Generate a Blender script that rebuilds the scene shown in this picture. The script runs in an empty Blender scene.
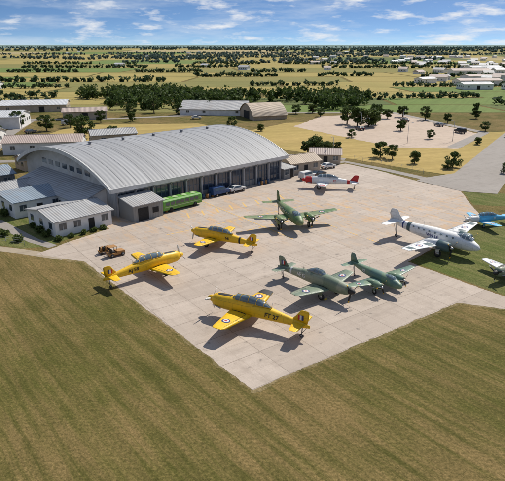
import bpy, math, random
from mathutils import Vector, Matrix, noise
random.seed(11)
R=random.random
def U(a,b): return a+(b-a)*random.random()
scene=bpy.context.scene
COL=scene.collection

# ---------------------------------------------------------------- mesh helper
class MB:
    def __init__(s): s.v=[];s.f=[];s.m=[];s.s=[]
    def add(s,vs,fs,mat=0,smooth=False,M=None):
        o=len(s.v)
        if M is not None: s.v.extend([tuple(M@Vector(v)) for v in vs])
        else: s.v.extend([tuple(v) for v in vs])
        for f in fs:
            s.f.append(tuple(i+o for i in f)); s.m.append(mat); s.s.append(smooth)
    def box(s,x0,x1,y0,y1,z0,z1,mat=0,M=None):
        s.add([(x0,y0,z0),(x1,y0,z0),(x1,y1,z0),(x0,y1,z0),(x0,y0,z1),(x1,y0,z1),(x1,y1,z1),(x0,y1,z1)],
              [(3,2,1,0),(4,5,6,7),(0,1,5,4),(1,2,6,5),(2,3,7,6),(3,0,4,7)],mat,False,M)
    def loft(s,rings,mat=0,smooth=True,cap=True,M=None,closed=True):
        n=len(rings[0]); vs=[p for r in rings for p in r]; fs=[]
        m=n if closed else n-1
        for i in range(len(rings)-1):
            for j in range(m):
                k=(j+1)%n
                fs.append((i*n+j,i*n+k,(i+1)*n+k,(i+1)*n+j))
        if cap:
            fs.append(tuple(range(n-1,-1,-1))); L=(len(rings)-1)*n
            fs.append(tuple(range(L,L+n)))
        s.add(vs,fs,mat,smooth,M)
    def cyl(s,p0,p1,r0,r1=None,n=10,mat=0,smooth=True,M=None):
        if r1 is None: r1=r0
        p0=Vector(p0);p1=Vector(p1); d=(p1-p0).normalized()
        a=d.orthogonal().normalized(); b=d.cross(a)
        rings=[]
        for p,r in((p0,r0),(p1,r1)):
            rings.append([tuple(p+a*(r*math.cos(2*math.pi*i/n))+b*(r*math.sin(2*math.pi*i/n))) for i in range(n)])
        s.loft(rings,mat,smooth,True,M)
    def obj(s,name,mats,parent=None,loc=None,rotz=0,link=True):
        me=bpy.data.meshes.new(name); me.from_pydata(s.v,[],s.f)
        for m in mats: me.materials.append(m)
        me.polygons.foreach_set('material_index',s.m)
        me.polygons.foreach_set('use_smooth',s.s)
        me.update()
        o=bpy.data.objects.new(name,me); COL.objects.link(o)
        if parent: o.parent=parent
        if loc: o.location=loc
        o.rotation_euler[2]=rotz
        return o
def empty(name,loc=(0,0,0),rotz=0,sc=1):
    e=bpy.data.objects.new(name,None); COL.objects.link(e)
    e.location=loc; e.rotation_euler[2]=rotz; e.scale=(sc,sc,sc); e.empty_display_size=.5
    return e

# ---------------------------------------------------------------- materials
class NT:
    def __init__(s,name):
        s.m=bpy.data.materials.new(name); s.m.use_nodes=True
        s.t=s.m.node_tree; s.b=s.t.nodes['Principled BSDF']
    def n(s,typ,**kw):
        nd=s.t.nodes.new(typ)
        for k,v in kw.items(): setattr(nd,k,v)
        return nd
    def l(s,a,b): s.t.links.new(a,b)
    def math(s,op,a,b=0.0,clamp=False):
        nd=s.t.nodes.new('ShaderNodeMath'); nd.operation=op; nd.use_clamp=clamp
        for i,v in enumerate((a,b)):
            if hasattr(v,'links'): s.l(v,nd.inputs[i])
            else: nd.inputs[i].default_value=v
        return nd.outputs[0]
    def mix(s,f,a,b,mode='MIX'):
        nd=s.t.nodes.new('ShaderNodeMix'); nd.data_type='RGBA'; nd.blend_type=mode
        for i,v in((0,f),(6,a),(7,b)):
            if hasattr(v,'links'): s.l(v,nd.inputs[i])
            elif i==0: nd.inputs[0].default_value=v
            else: nd.inputs[i].default_value=(v[0],v[1],v[2],1)
        return nd.outputs[2]
    def noise(s,vec,scale,detail=4,rough=.55):
        nd=s.t.nodes.new('ShaderNodeTexNoise'); nd.inputs['Scale'].default_value=scale
        nd.inputs['Detail'].default_value=min(detail,4.5); nd.inputs['Roughness'].default_value=rough
        if vec is not None: s.l(vec,nd.inputs['Vector'])
        return nd.outputs['Fac']
    def rng(s,v,a,b,c=0.0,d=1.0):
        nd=s.t.nodes.new('ShaderNodeMapRange'); s.l(v,nd.inputs[0])
        for i,x in enumerate((a,b,c,d)): nd.inputs[i+1].default_value=x
        return nd.outputs[0]
    def bump(s,h,strength=.3,dist=.05):
        nd=s.t.nodes.new('ShaderNodeBump'); nd.inputs['Strength'].default_value=strength
        nd.inputs['Distance'].default_value=dist; s.l(h,nd.inputs['Height']); s.l(nd.outputs[0],s.b.inputs['Normal'])
    def color(s,c):
        if hasattr(c,'links'): s.l(c,s.b.inputs['Base Color'])
        else: s.b.inputs['Base Color'].default_value=(c[0],c[1],c[2],1)
def pos(t): return t.n('ShaderNodeNewGeometry').outputs['Position']
def objc(t): return t.n('ShaderNodeTexCoord').outputs['Object']
def comb(t,a,b,c=0.0):
    nd=t.n('ShaderNodeCombineXYZ')
    for i,v in enumerate((a,b,c)):
        if hasattr(v,'links'): t.l(v,nd.inputs[i])
        else: nd.inputs[i].default_value=v
    return nd.outputs[0]
def paint(name,c,rough=.5,metal=0.0,var=.15,scale=1.2,c2=None,spec=.5,bump=0):
    t=NT(name); o=objc(t)
    n1=t.noise(o,scale,5,.6)
    d=c2 if c2 else tuple(x*(1-var*2.2) for x in c)
    t.color(t.mix(t.rng(n1,.35,.75),c,d))
    n2=t.noise(o,scale*5,3)
    t.l(t.rng(n2,.3,.7,max(rough-.1,0.02),min(rough+.12,1)),t.b.inputs['Roughness'])
    t.b.inputs['Metallic'].default_value=metal
    t.b.inputs['Specular IOR Level'].default_value=spec
    if bump: t.bump(n2,bump,.02)
    return t.m
def skin(name,c,c2=None,rough=.42,camo=.35,metal=0):
    """aircraft skin: camouflage patches, panel joints, oil streaks, faded paint"""
    t=NT(name); o=objc(t); sp=t.n('ShaderNodeSeparateXYZ'); t.l(o,sp.inputs[0])
    x,y,z=sp.outputs
    if c2: a=t.mix(t.rng(t.noise(o,camo,2,.4),.485,.515),c,c2)
    else: a=t.mix(t.rng(t.noise(o,.7,4,.6),.35,.7,0,.5),c,tuple(v*.82 for v in c))
    br=t.n('ShaderNodeTexBrick',offset=.5); t.l(comb(t,x,t.math('ADD',y,z)),br.inputs['Vector'])
    br.inputs['Color1'].default_value=(1,1,1,1); br.inputs['Color2'].default_value=(.86,.86,.86,1); br.inputs['Mortar'].default_value=(.38,.38,.38,1)
    br.inputs['Scale'].default_value=1; br.inputs['Mortar Size'].default_value=.011; br.inputs['Brick Width'].default_value=1.15; br.inputs['Row Height'].default_value=.62; br.inputs['Mortar Smooth'].default_value=.1
    a=t.mix(.75,a,br.outputs['Color'],'MULTIPLY')
    st=t.noise(comb(t,t.math('MULTIPLY',x,.35),t.math('MULTIPLY',y,3.0),t.math('MULTIPLY',z,3.0)),1.3,5,.65)
    a=t.mix(t.rng(st,.55,.78,0,.6),a,tuple(v*.35+.01 for v in c))
    a=t.mix(t.rng(t.noise(o,6,4,.7),.6,.8,0,.35),a,tuple(v*.5+.03 for v in c))
    t.color(a); t.l(t.rng(st,.3,.7,rough-.08,rough+.2),t.b.inputs['Roughness']); t.b.inputs['Metallic'].default_value=metal
    t.bump(br.outputs['Fac'],.25,-.01)
    return t.m
def glass(name,c=(.03,.05,.07),rough=.08):
    t=NT(name); o=objc(t); n=t.noise(o,.8,2)
    t.color(t.mix(t.rng(n,.3,.7),c,tuple(x*2 for x in c)))
    t.b.inputs['Roughness'].default_value=rough; t.b.inputs['Specular IOR Level'].default_value=.9
    return t.m
def corr(name,c,period=.6,axis=0,rough=.5,var=.15,metal=0.0,stain=(.25,.2,.16),depth=.35,bm=.5,streak=0):
    t=NT(name); o=objc(t)
    sp=t.n('ShaderNodeSeparateXYZ'); t.l(o,sp.inputs[0])
    w=t.math('SINE',t.math('MULTIPLY',sp.outputs[axis],2*math.pi/period))
    n=t.noise(o,.25,6,.65); n2=t.noise(o,1.8,4)
    fl=t.math('FLOOR',t.math('DIVIDE',sp.outputs[axis],period*4))
    wn=t.n('ShaderNodeTexWhiteNoise'); wn.noise_dimensions='1D'; t.l(fl,wn.inputs['W'])
    a=t.mix(wn.outputs['Value'],c,tuple(x*(1-var) for x in c))
    a=t.mix(t.rng(w,-1,0,depth,0),a,tuple(x*.55 for x in c))
    a=t.mix(t.rng(n,.5,.8,0,.6),a,stain)
    a=t.mix(t.rng(n2,.55,.8,0,.25),a,tuple(x*.6 for x in c))
    if streak:
        s=t.noise(comb(t,t.math('MULTIPLY',sp.outputs[0],1.6),t.math('MULTIPLY',sp.outputs[1],.12),0.0),1.0,5,.65)
        a=t.mix(t.rng(s,.5,.75,0,.6),a,tuple(x*.55 for x in c)); a=t.mix(t.rng(s,.25,.42,.45,0),a,tuple(min(x*1.3,.7) for x in c))
    t.color(a); t.b.inputs['Roughness'].default_value=rough; t.b.inputs['Metallic'].default_value=metal
    t.bump(w,bm,.06)
    return t.m
def rotcoords(t,ang):
    p=pos(t)
    def dot(v):
        nd=t.n('ShaderNodeVectorMath',operation='DOT_PRODUCT'); t.l(p,nd.inputs[0]); nd.inputs[1].default_value=v; return nd.outputs['Value']
    c,s=math.cos(ang),math.sin(ang)
    return p,dot((c,s,0)),dot((-s,c,0))
def grass_mat(name,g1,g2,br,stripe=.35,ang=math.radians(-52),brown=.5,period=3.1):
    t=NT(name); p,u,v=rotcoords(t,ang)
    big=t.noise(p,.035,4,.6); mid=t.noise(p,.35,5,.65); fine=t.noise(p,3.6,4,.78)
    streak=t.noise(comb(t,t.math('MULTIPLY',u,.05),v),.9,4.5,.75)
    warp=t.math('MULTIPLY',t.noise(p,.05,4),11.0)
    st=t.math('SINE',t.math('ADD',t.math('MULTIPLY',v,2*math.pi/period),warp))
    a=t.mix(t.rng(mid,.35,.65),g1,g2)
    bf=t.rng(t.math('ADD',t.math('MULTIPLY',streak,.5),t.math('MULTIPLY',big,.7)),.62-.14*brown,.80-.2*brown)
    a=t.mix(t.math('MULTIPLY',bf,.9),a,br)
    a=t.mix(t.math('MULTIPLY',t.rng(st,-.4,.8,0,stripe),t.rng(big,.35,.6,1,.35)),a,tuple(x*.55 for x in g1))
    a=t.mix(t.rng(streak,.3,.52,.5,0),a,tuple(x*.5 for x in g1))
    a=t.mix(t.rng(t.noise(p,.12,5,.7),.48,.7,0,.5),a,tuple(x*.6 for x in g1))
    a=t.mix(t.rng(fine,.35,.60,.65,0),a,tuple(x*.32 for x in g1))
    a=t.mix(t.rng(fine,.57,.8,0,.6),a,tuple(x*1.3 for x in br))
    t.color(a); t.b.inputs['Roughness'].default_value=.95; t.b.inputs['Specular IOR Level'].default_value=.1
    t.bump(t.math('ADD',fine,mid),.8,.15)
    return t.m
def field_mat(name,c1,c2,ang=0,rowp=8):
    t=NT(name); p,u,v=rotcoords(t,ang)
    n=t.noise(p,.012,4,.6); streak=t.noise(comb(t,t.math('MULTIPLY',u,.03),v),.25,4,.7); f=t.noise(p,.5,4,.7)
    a=t.mix(t.rng(n,.35,.65),c1,c2)
    a=t.mix(t.rng(streak,.35,.6,.45,0),a,tuple(x*.55 for x in c2))
    a=t.mix(t.rng(f,.4,.7,.35,0),a,tuple(x*.5 for x in c1))
    t.color(a); t.b.inputs['Roughness'].default_value=.95; t.b.inputs['Specular IOR Level'].default_value=.1
    return t.m
def concrete_mat(name,c,slab=5.0,ang=math.radians(36),rust=True,joint=.09):
    t=NT(name); p,u,v=rotcoords(t,ang)
    def slabs(sz,j,k2,km):
        br=t.n('ShaderNodeTexBrick',offset=0.0,squash=1.0)
        t.l(comb(t,u,v),br.inputs['Vector'])
        br.inputs['Color1'].default_value=(1,1,1,1)
        br.inputs['Color2'].default_value=(k2,k2*.99,k2*.98,1)
        br.inputs['Mortar'].default_value=(km,km*.97,km*.93,1)
        br.inputs['Scale'].default_value=1; br.inputs['Mortar Size'].default_value=j/2; br.inputs['Brick Width'].default_value=sz
        br.inputs['Row Height'].default_value=sz; br.inputs['Mortar Smooth'].default_value=.3; br.inputs['Bias'].default_value=-.1
        return br.outputs['Color']
    big=t.noise(p,.06,4,.6); mid=t.noise(p,.45,4.5,.72); fine=t.noise(p,7,4,.75)
    streak=t.noise(comb(t,t.math('MULTIPLY',u,.07),v),.8,4.5,.72)
    a=t.mix(1.0,c,slabs(slab,joint,.82,.46),'MULTIPLY')
    if rust: a=t.mix(1.0,a,slabs(slab/2,joint*.55,.95,.75),'MULTIPLY')
    a=t.mix(t.rng(big,.4,.7,0,.5),a,(c[0]*.8,c[1]*.77,c[2]*.74))
    a=t.mix(t.rng(mid,.5,.75,0,.7),a,(c[0]*.58,c[1]*.56,c[2]*.53))
    a=t.mix(t.rng(streak,.52,.75,0,.55),a,(c[0]*.58,c[1]*.57,c[2]*.55))
    a=t.mix(t.rng(streak,.28,.45,.4,0),a,(min(c[0]*1.2,.6),min(c[1]*1.2,.55),min(c[2]*1.2,.5)))
    a=t.mix(t.rng(fine,.35,.6,.4,0),a,(c[0]*.6,c[1]*.6,c[2]*.6))
    if rust:
        streak2=t.noise(comb(t,u,t.math('MULTIPLY',v,.09),3.0),1.1,4.5,.72)
        a=t.mix(t.rng(streak2,.53,.75,0,.5),a,(c[0]*.6,c[1]*.58,c[2]*.56))
        sp=t.n('ShaderNodeSeparateXYZ'); t.l(p,sp.inputs[0])
        m=t.math('MULTIPLY',t.rng(sp.outputs[1],78,96),t.rng(sp.outputs[1],104,125,1,0))
        rn=t.noise(comb(t,u,t.math('MULTIPLY',v,.3)),.6,4.5,.75)
        a=t.mix(t.math('MULTIPLY',m,t.rng(rn,.5,.62,0,.6)),a,(.55,.32,.13))
        oil=t.noise(p,.9,3,.5); a=t.mix(t.rng(oil,.66,.75,0,.6),a,(.10,.09,.08))
    t.color(a); t.b.inputs['Roughness'].default_value=.85
    t.bump(fine,.3,.02)
    return t.m

M_ground=grass_mat('mown_grass',(.120,.118,.028),(.175,.148,.045),(.275,.190,.080),brown=.66,stripe=.3)
M_lawn=grass_mat('lawn_grass',(.115,.150,.035),(.16,.175,.05),(.24,.21,.09),stripe=.15,brown=.25)
M_straw=field_mat('straw_field',(.50,.36,.14),(.38,.30,.10),math.radians(20))
M_apron=concrete_mat('apron_concrete',(.50,.42,.35))
M_asph=concrete_mat('old_asphalt',(.30,.27,.24),slab=60,joint=.02,rust=False)
M_dirt=concrete_mat('gravel_track',(.38,.31,.22),slab=90,joint=.02,rust=False)
M_lot=concrete_mat('lot_gravel',(.50,.39,.30),slab=90,joint=.02,rust=False)
M_verge=grass_mat('dry_verge_grass',(.17,.15,.05),(.22,.18,.065),(.33,.25,.13),stripe=.05,brown=.9)
FIELDS=[field_mat('field_gold',(.42,.33,.12),(.34,.29,.10),.3),field_mat('field_green',(.15,.22,.06),(.19,.24,.08),1.1),
        field_mat('field_olive',(.23,.225,.08),(.29,.25,.09),-.4),field_mat('field_tan',(.45,.37,.20),(.38,.31,.16),.8),
        field_mat('field_dark',(.12,.16,.06),(.17,.19,.07),.1)]
M_farhaze=field_mat('far_plain',(.16,.24,.22),(.21,.28,.24),0)  # bluish green: distance haze painted into the base colour
M_yline=paint('worn_yellow_line',(.68,.40,.06),.8,0,.3,2.0,c2=(.48,.38,.26))

M_roof=corr('hangar_roof_metal',(.335,.34,.35),.9,0,.62,.16,0,stain=(.27,.26,.25),depth=.22,bm=.3,streak=1)
M_fascia=paint('fascia_white',(.66,.66,.64),.5)
M_gable=corr('gable_cladding',(.60,.60,.58),.5,1,.5,.1,.0)
M_glassd=glass('hangar_door_glass',(.02,.03,.05),.12)
M_frame=paint('door_frame_blue',(.09,.13,.18),.45)
M_col=paint('column_grey',(.40,.41,.43),.5)
M_vent=paint('vent_grey',(.30,.30,.31),.6)
M_whitew=paint('white_render_wall',(.82,.81,.79),.8,0,.1,.6)
M_greyw=corr('grey_cladding',(.27,.28,.28),.35,0,.5,.1,0)
M_rgrey=corr('grey_roof',(.40,.40,.40),.5,0,.6,.15,0,streak=1)
M_rblue=corr('bluegrey_roof',(.25,.31,.37),.5,0,.55,.15,0)
M_rbrown=corr('brown_roof',(.47,.37,.27),.5,0,.65,.15,0)
M_rpink=corr('faded_red_roof',(.48,.38,.33),.5,0,.65,.15,0)
M_rwhite=corr('white_roof',(.60,.61,.62),.6,0,.6,.1,0,streak=1)
M_win=glass('window_glass',(.03,.045,.06),.1)
M_dark=paint('dark_opening',(.02,.02,.02),.8)
M_tan=paint('tan_wall',(.48,.40,.31),.8,0,.12,.6)

M_yel=skin('trainer_yellow',(.88,.52,.008))
M_blk=paint('matt_black',(.018,.018,.018),.6,0,.1)
M_rub=paint('tyre_rubber',(.02,.02,.02),.85)
M_steel=paint('bare_metal',(.45,.45,.45),.35,.8)
M_red=paint('roundel_red',(.55,.02,.02),.5)
M_wht=skin('aircraft_white',(.82,.82,.80))
M_pwht=paint('marking_white',(.75,.75,.72),.5)
M_blu=paint('roundel_blue',(.015,.03,.18),.5)
M_sky=skin('light_blue_paint',(.10,.45,.72))
M_teal=skin('teal_grey_paint',(.06,.11,.12))
M_can=glass('canopy_glass',(.08,.11,.13),.05)
M_silv=skin('silver_dope',(.55,.56,.57),None,.35,.3,.3)
M_cam=skin('camouflage_green',(.10,.185,.06),(.17,.22,.09))
M_cam2=skin('camouflage_olive',(.28,.31,.22),(.17,.22,.15))
M_cam3=skin('camouflage_dark',(.11,.20,.16),(.16,.24,.15))

# ---------------------------------------------------------------- ground sheets
def sheet(name,pts,z,mat,jit=0,step=.6):
    if jit:
        out=[]
        for i,a in enumerate(pts):
            b=pts[(i+1)%len(pts)]; L=math.hypot(b[0]-a[0],b[1]-a[1]); n=max(1,int(L/step)); nx,ny=-(b[1]-a[1])/L,(b[0]-a[0])/L
            for k in range(n):
                x=a[0]+(b[0]-a[0])*k/n; y=a[1]+(b[1]-a[1])*k/n
                q=(noise.noise((x*.5,y*.5,7))*1.2+noise.noise((x*2.3,y*2.3,3))+noise.noise((x*6,y*6,3))*.6)*jit if k else 0
                out.append((x+nx*q,y+ny*q))
        pts=out
    mb=MB(); n=len(pts)
    mb.add([(x,y,z) for x,y in pts],[tuple(range(n))])
    return mb.obj(name,[mat])
mb=MB()
mb.add([(-30000,-3000,0),(30000,-3000,0),(30000,60000,0),(-30000,60000,0)],[(0,1,2,3)])
mb.obj('ground',[M_ground])
apron=[(0,43.2),(25.2,61.4),(30.4,59.7),(46,54.5),(46,58.0),(31.9,63.1),(22.8,75.0),(31.5,84),(42.4,97),(43.6,106),(45.5,117),(39,125),(31.5,138),(25,146),(12,137),(5,129),
       (-14,112),(-30,96),(-24.8,90.5),(-29.5,84),(-31.5,80.5),(-33,78.2),(-24.6,75.0)]
sheet('apron',apron,.014,M_apron,.12,.3)
verge=[(.05,42.75),(25.35,61.0),(30.3,59.3),(46,54.0),(46,55.0),(30.4,60.2),(25,62),(.1,44.5),(-23.5,75.8),(-32,79),(-34,78.0),(-24.9,74.6)]
sheet('dry_verge',verge,.005,M_verge,.30,.16)
def strip(name,pts,w,z,mat):
    mb=MB(); vs=[];fs=[]
    for i,p in enumerate(pts):
        p=Vector(p); a=Vector(pts[max(i-1,0)]); b=Vector(pts[min(i+1,len(pts)-1)])
        d=(b-a).normalized(); n=Vector((-d.y,d.x))
        wi=w if not isinstance(w,(list,tuple)) else w[i]
        vs+= [(p.x+n.x*wi/2,p.y+n.y*wi/2,z),(p.x-n.x*wi/2,p.y-n.y*wi/2,z)]
    for i in range(len(pts)-1): fs.append((2*i,2*i+1,2*i+3,2*i+2))
    mb.add(vs,fs); return mb.obj(name,[mat])
strip('gravel_path',[(-28,76.6),(-36,79.5),(-46,82.5),(-62,85),(-90,88)],1.8,.011,M_dirt)
strip('service_road',[(-50,93),(-55,97),(-61,106),(-66,122),(-74,150),(-86,190),(-95,240)],[3.5,4,4.5,4.5,4.5,5,5],.022,M_asph)
strip('yard_path',[(-31.5,81.5),(-35.5,84.2),(-40,88.5),(-46,94.3),(-51,94.5)],[1.6,1.8,2,2.4,3],.018,M_asph)
sheet('lawn',[(-80,92),(-60,86.4),(-44,83.4),(-36,80.6),(-32.5,81.6),(-26,91.5),(-30,98),(-45,104),(-60,108),(-80,112)],.007,M_lawn)
sheet('lawn',[(23.3,75.2),(32.2,63.4),(46,58.5),(80,56),(90,95),(52,101),(43,96.5),(31.8,83.7)],.009,M_lawn)
sheet('lawn',[(45.8,117.5),(44,105.5),(60,103),(85,110),(95,150),(60,112)],.009,M_lawn)
sheet('straw_field',[(-2,205),(10,166),(26,153.5),(48.8,131),(95,205),(81,200),(40,232),(14,228)],.03,M_straw,.5,3)
sheet('straw_field',[(-75,182),(-12,176),(-4,204),(-22,226),(-70,222)],.03,M_straw,.5,3)
sheet('gravel_lot',[(16,217),(44,171),(63,168),(81,198),(66,259),(31,250)],.045,M_lot,.7,1.5)
sheet('main_road',[(38.5,126.2),(45.6,116.2),(52.3,114),(60,127),(150,268),(300,520),(286,524),(138,276),(50,134),(41,129)],.055,M_asph)
strip('perimeter_road',[(12,140),(25,148.8),(33,139.5),(41,128.5)],2.6,.026,M_asph)
strip('perimeter_road',[(-90,146),(-60,150),(-30,158),(4,160),(26,152.5)],3.5,.018,M_asph)
strip('perimeter_road',[(62,170),(84,201),(66,262),(0,262),(-60,240),(-95,236)],4,.065,M_asph)
mb=MB()
def mark(x0,y0,x1,y1,w=.22,z=.02,mi=0):
    d=Vector((x1-x0,y1-y0)).normalized(); n=Vector((-d.y,d.x))*w/2
    mb.add([(x0+n.x,y0+n.y,z),(x0-n.x,y0-n.y,z),(x1-n.x,y1-n.y,z),(x1+n.x,y1+n.y,z)],[(0,1,2,3)],mi)
ax=Vector((math.cos(math.radians(36)),math.sin(math.radians(36)))); ay=Vector((-ax.y,ax.x))
def am(u0,v0,u1,v1,w=.22,mi=0,z=.02):
    o=Vector((0,43.2)); a=o+ax*u0+ay*v0; b=o+ax*u1+ay*v1; mark(a.x,a.y,b.x,b.y,w,z,mi)
for i in range(14): am(16+i*2.6,38,17.6+i*2.6,38,.28)
am(14,44,48,44,.2); am(30,30,30,66,.2,0,.0245); 
for i in range(8): am(22+i*3.2,50,23.2+i*3.2,53,.35)
for i in range(7): am(40,20+i*5,40,23+i*5,.2)
mb.obj('painted_apron_markings',[M_yline])

# field patchwork: neighbouring fields share slanted boundaries, none overlap
random.seed(31)
mb=MB()
rows=[262,300,340,385,430,490,570,670,800,960,1200,1500,1950,2600,3600,5200]
for i in range(len(rows)-1):
    y0,y1=rows[i],rows[i+1]; W=y1*.62+60; x=-W
    sk=U(-.25,.25)*(y1-y0)*.6; g=.8+y0*.002
    while x<W:
        w=U(.14,.42)*y0+25
        sk2=U(-.25,.25)*(y1-y0)*.6
        c=random.choices(range(5),[.36,.18,.26,.12,.08])[0]
        if 84<x+w/2<260 and 270<y0<400: c=1
        mb.add([(x+g,y0+g,.05),(x+w-g,y0+g,.05),(x+w-g+sk2,y1-g,.05),(x+g+sk,y1-g,.05)],[(0,1,2,3)],c)
        x+=w; sk=sk2
mb.obj('farm_fields',FIELDS)
sheet('far_plain',[(-20000,5300),(20000,5300),(28000,50000),(-28000,50000)],.3,M_farhaze)

# ---------------------------------------------------------------- foliage
def leafmat(name,c1,c2,tr=.3):
    t=NT(name); g=t.n('ShaderNodeNewGeometry'); n=t.noise(g.outputs['Position'],.35,3)
    a=t.mix(t.rng(g.outputs['Random Per Island'],0,1),c1,c2)
    a=t.mix(t.rng(n,.4,.6,.4,0),a,tuple(x*.55 for x in c1))
    t.color(a); t.b.inputs['Roughness'].default_value=.7; t.b.inputs['Specular IOR Level'].default_value=.2
    tl=t.n('ShaderNodeBsdfTranslucent'); t.l(a,tl.inputs['Color']); ms=t.n('ShaderNodeMixShader'); ms.inputs[0].default_value=tr
    t.l(t.b.outputs[0],ms.inputs[1]); t.l(tl.outputs[0],ms.inputs[2]); t.l(ms.outputs[0],t.t.nodes['Material Output'].inputs['Surface'])
    return t.m
M_leaf=leafmat('leaves',(.050,.088,.020),(.095,.135,.036))
M_leaf2=leafmat('leaves_light',(.075,.115,.026),(.13,.165,.045))
M_leaff=leafmat('leaves_far',(.050,.090,.038),(.085,.125,.055))  # blue raised a little, mild haze mixed into the leaf colour
M_leafh=leafmat('leaves_haze_tint',(.075,.125,.11),(.105,.155,.135))  # blue-green leaves, air haze painted into their colour
M_bark=paint('bark',(.12,.09,.06),.9,0,.2,3)
def quad_leaf(mb,p,s,mat):
    a=Vector((U(-1,1),U(-1,1),U(-.2,1.3))).normalized(); b=a.orthogonal().normalized()
    b=Matrix.Rotation(U(0,6.28),3,a)@b; c=a.cross(b)
    b*=s*U(.6,1.2); c*=s*U(.5,1)
    mb.add([p-b-c*.6,p+b*.2-c,p+b+c*.5,p-b*.3+c],[(0,1,2,3)],mat)
def make_tree(h,r,seed,leaf=.24,nl=85,clumps=22):
    random.seed(seed); mb=MB()
    mb.cyl((0,0,0),(U(-.1,.1),U(-.1,.1),h*.45),.04*h,.026*h,8,0)
    mb.cyl((0,0,h*.42),(U(-.2,.2),U(-.2,.2),h*.85),.026*h,.008*h,6,0)
    for i in range(clumps):
        a=U(0,6.28); zz=U(.26,1.0); rr=r*math.sqrt(max(.05,1-((zz-.58)/.48)**2))*U(.35,.95)
        c=Vector((math.cos(a)*rr,math.sin(a)*rr,zz*h*.93))
        if i<9: mb.cyl((0,0,h*U(.22,.5)),c,.012*h,.003*h,5,0)
        cr=r*U(.26,.44)
        for k in range(nl):
            d=Vector((random.gauss(0,1),random.gauss(0,1),random.gauss(0,1))).normalized()*cr*(R()**.4)
            d.z*=.75
            quad_leaf(mb,c+d,leaf*U(.7,1.3),1)
    return mb
TREES=[]
for k,(h,r) in enumerate([(6.0,2.9),(5.0,2.6),(7,3.0),(6.4,2.4)]):
    mb=make_tree(h,r,100+k)
    me=bpy.data.meshes.new('tree_mesh'); me.from_pydata(mb.v,[],mb.f)
    me.materials.append(M_bark); me.materials.append(M_leaf if k!=1 else M_leaf2); me.polygons.foreach_set('material_index',mb.m); me.update()
    TREES.append(me)
random.seed(5)
def tree(x,y,s=1,k=None):
    o=bpy.data.objects.new('deciduous_tree',TREES[random.randrange(4) if k is None else k]); COL.objects.link(o)
    o.location=(x,y,-.05); o.rotation_euler=(0,0,U(0,6.28)); o.scale=(s*U(.85,1.2),s*U(.85,1.2),s*U(.8,1.1))
for x,y,s in [(-57.8,188,1.1),(-48,190,.8),(-6,180,.9),(-1,176,.6),(15.9,158,.8),(18.4,160,1.0),(20.4,157,.85),(22,158,.7),(25.5,165,.6),(36,154,.75),(39,152,.6),
              (43.5,146,.6),(52,141,.7),(55,206,.9),(66.5,137,.55),(69,131,.5),(63,134,.5),(41,218,1.4),(45,216,1.5),(38,224,1.0),(49,222,1.1),(58,240,.9),(66,246,.9),(73,236,.8),(79,226,.7),
              (86,205,.6),(96,240,.8),(104,262,.8),(28,262,1),(20,258,.8),(30,248,.6),(-20,262,.9),(-34,256,.8),(-46,262,1.1),(-54,250,.8),(-83,176,.9),(-76,205,1),(-90,214,.9),(-100,190,1),
              (-60,120,.45),(-64,130,.5),(3,205,.6),(-8,216,.7),(50,139,.45),(110,215,.7),(95,180,.55),(-92,198,.8),(-70,214,.7),(-62,228,.8),(-50,232,.7),(34,190,.5),(60,187,.5),(72,176,.5),(88,190,.5)]:
    tree(x,y,s)
def mass(name,trees,mat,nq,leaf):
    mb=MB()
    for (x,y,h,r) in trees:
        nc=5; 
        cl=[(x+U(-.7,.7)*r,y+U(-.6,.6)*r,h*U(.25,.75),r*U(.45,.75)) for _ in range(nc)]
        for k in range(nq):
            c=cl[k%nc]; d=Vector((random.gauss(0,1),random.gauss(0,1),random.gauss(0,1))).normalized()*c[3]*(R()**.35)
            quad_leaf(mb,Vector((c[0]+d.x,c[1]+d.y,max(.2,c[2]+d.z*h/(r*2.4)))),leaf*U(.7,1.4),0)
    return mb.obj(name,[mat])
def inpoly(x,y,P):
    c=False; n=len(P)
    for i in range(n):
        x0,y0=P[i];x1,y1=P[i-1]
        if (y0>y)!=(y1>y) and x<(x1-x0)*(y-y0)/(y1-y0)+x0: c=not c
    return c
def fill(P,area,th=-.15):
    xs=[p[0] for p in P]; ys=[p[1] for p in P]; A=(max(xs)-min(xs))*(max(ys)-min(ys)); out=[]
    for _ in range(int(A/area)):
        x=U(min(xs),max(xs)); y=U(min(ys),max(ys))
        if inpoly(x,y,P) and noise.noise((x*.03,y*.03,2))>th: h=U(4.5,8.5); out.append((x,y,h,h*U(.34,.48)))
    return out
W=fill([(-72,278),(-46,268),(-34,276),(-30,320),(-50,370),(-95,375),(-105,340)],22)
W+=fill([(-34,290),(28,300),(34,345),(-50,350)],26,-.1)
W+=fill([(22,266),(52,282),(80,350),(30,345)],28,-.15)
mass('woodland',W,M_leaf,66,.72)
def line(x0,y0,x1,y1,sp,h,gap=.25):
    L=math.hypot(x1-x0,y1-y0); n=int(L/sp); out=[]
    for i in range(n):
        t=i/n; x=x0+(x1-x0)*t+U(-1,1)*sp*.5; y=y0+(y1-y0)*t+U(-1,1)*sp*.6
        if noise.noise((x*.012,y*.012,h))>-gap: 
            hh=h*U(.5,1.2); out.append((x,y,hh,hh*U(.45,.7)))
    return out
H=[]
for (a,b,c,d) in [(-260,330,-110,345),(-300,385,-130,425),(110,430,330,445),(70,330,140,345),(130,300,220,330),(-190,300,-110,310),(-60,440,70,448)]:
    H+=line(a,b,c,d,3.2,4.2,.2)
mass('hedgerow_trees',H,M_leaff,30,.9)
H=[]
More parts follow.
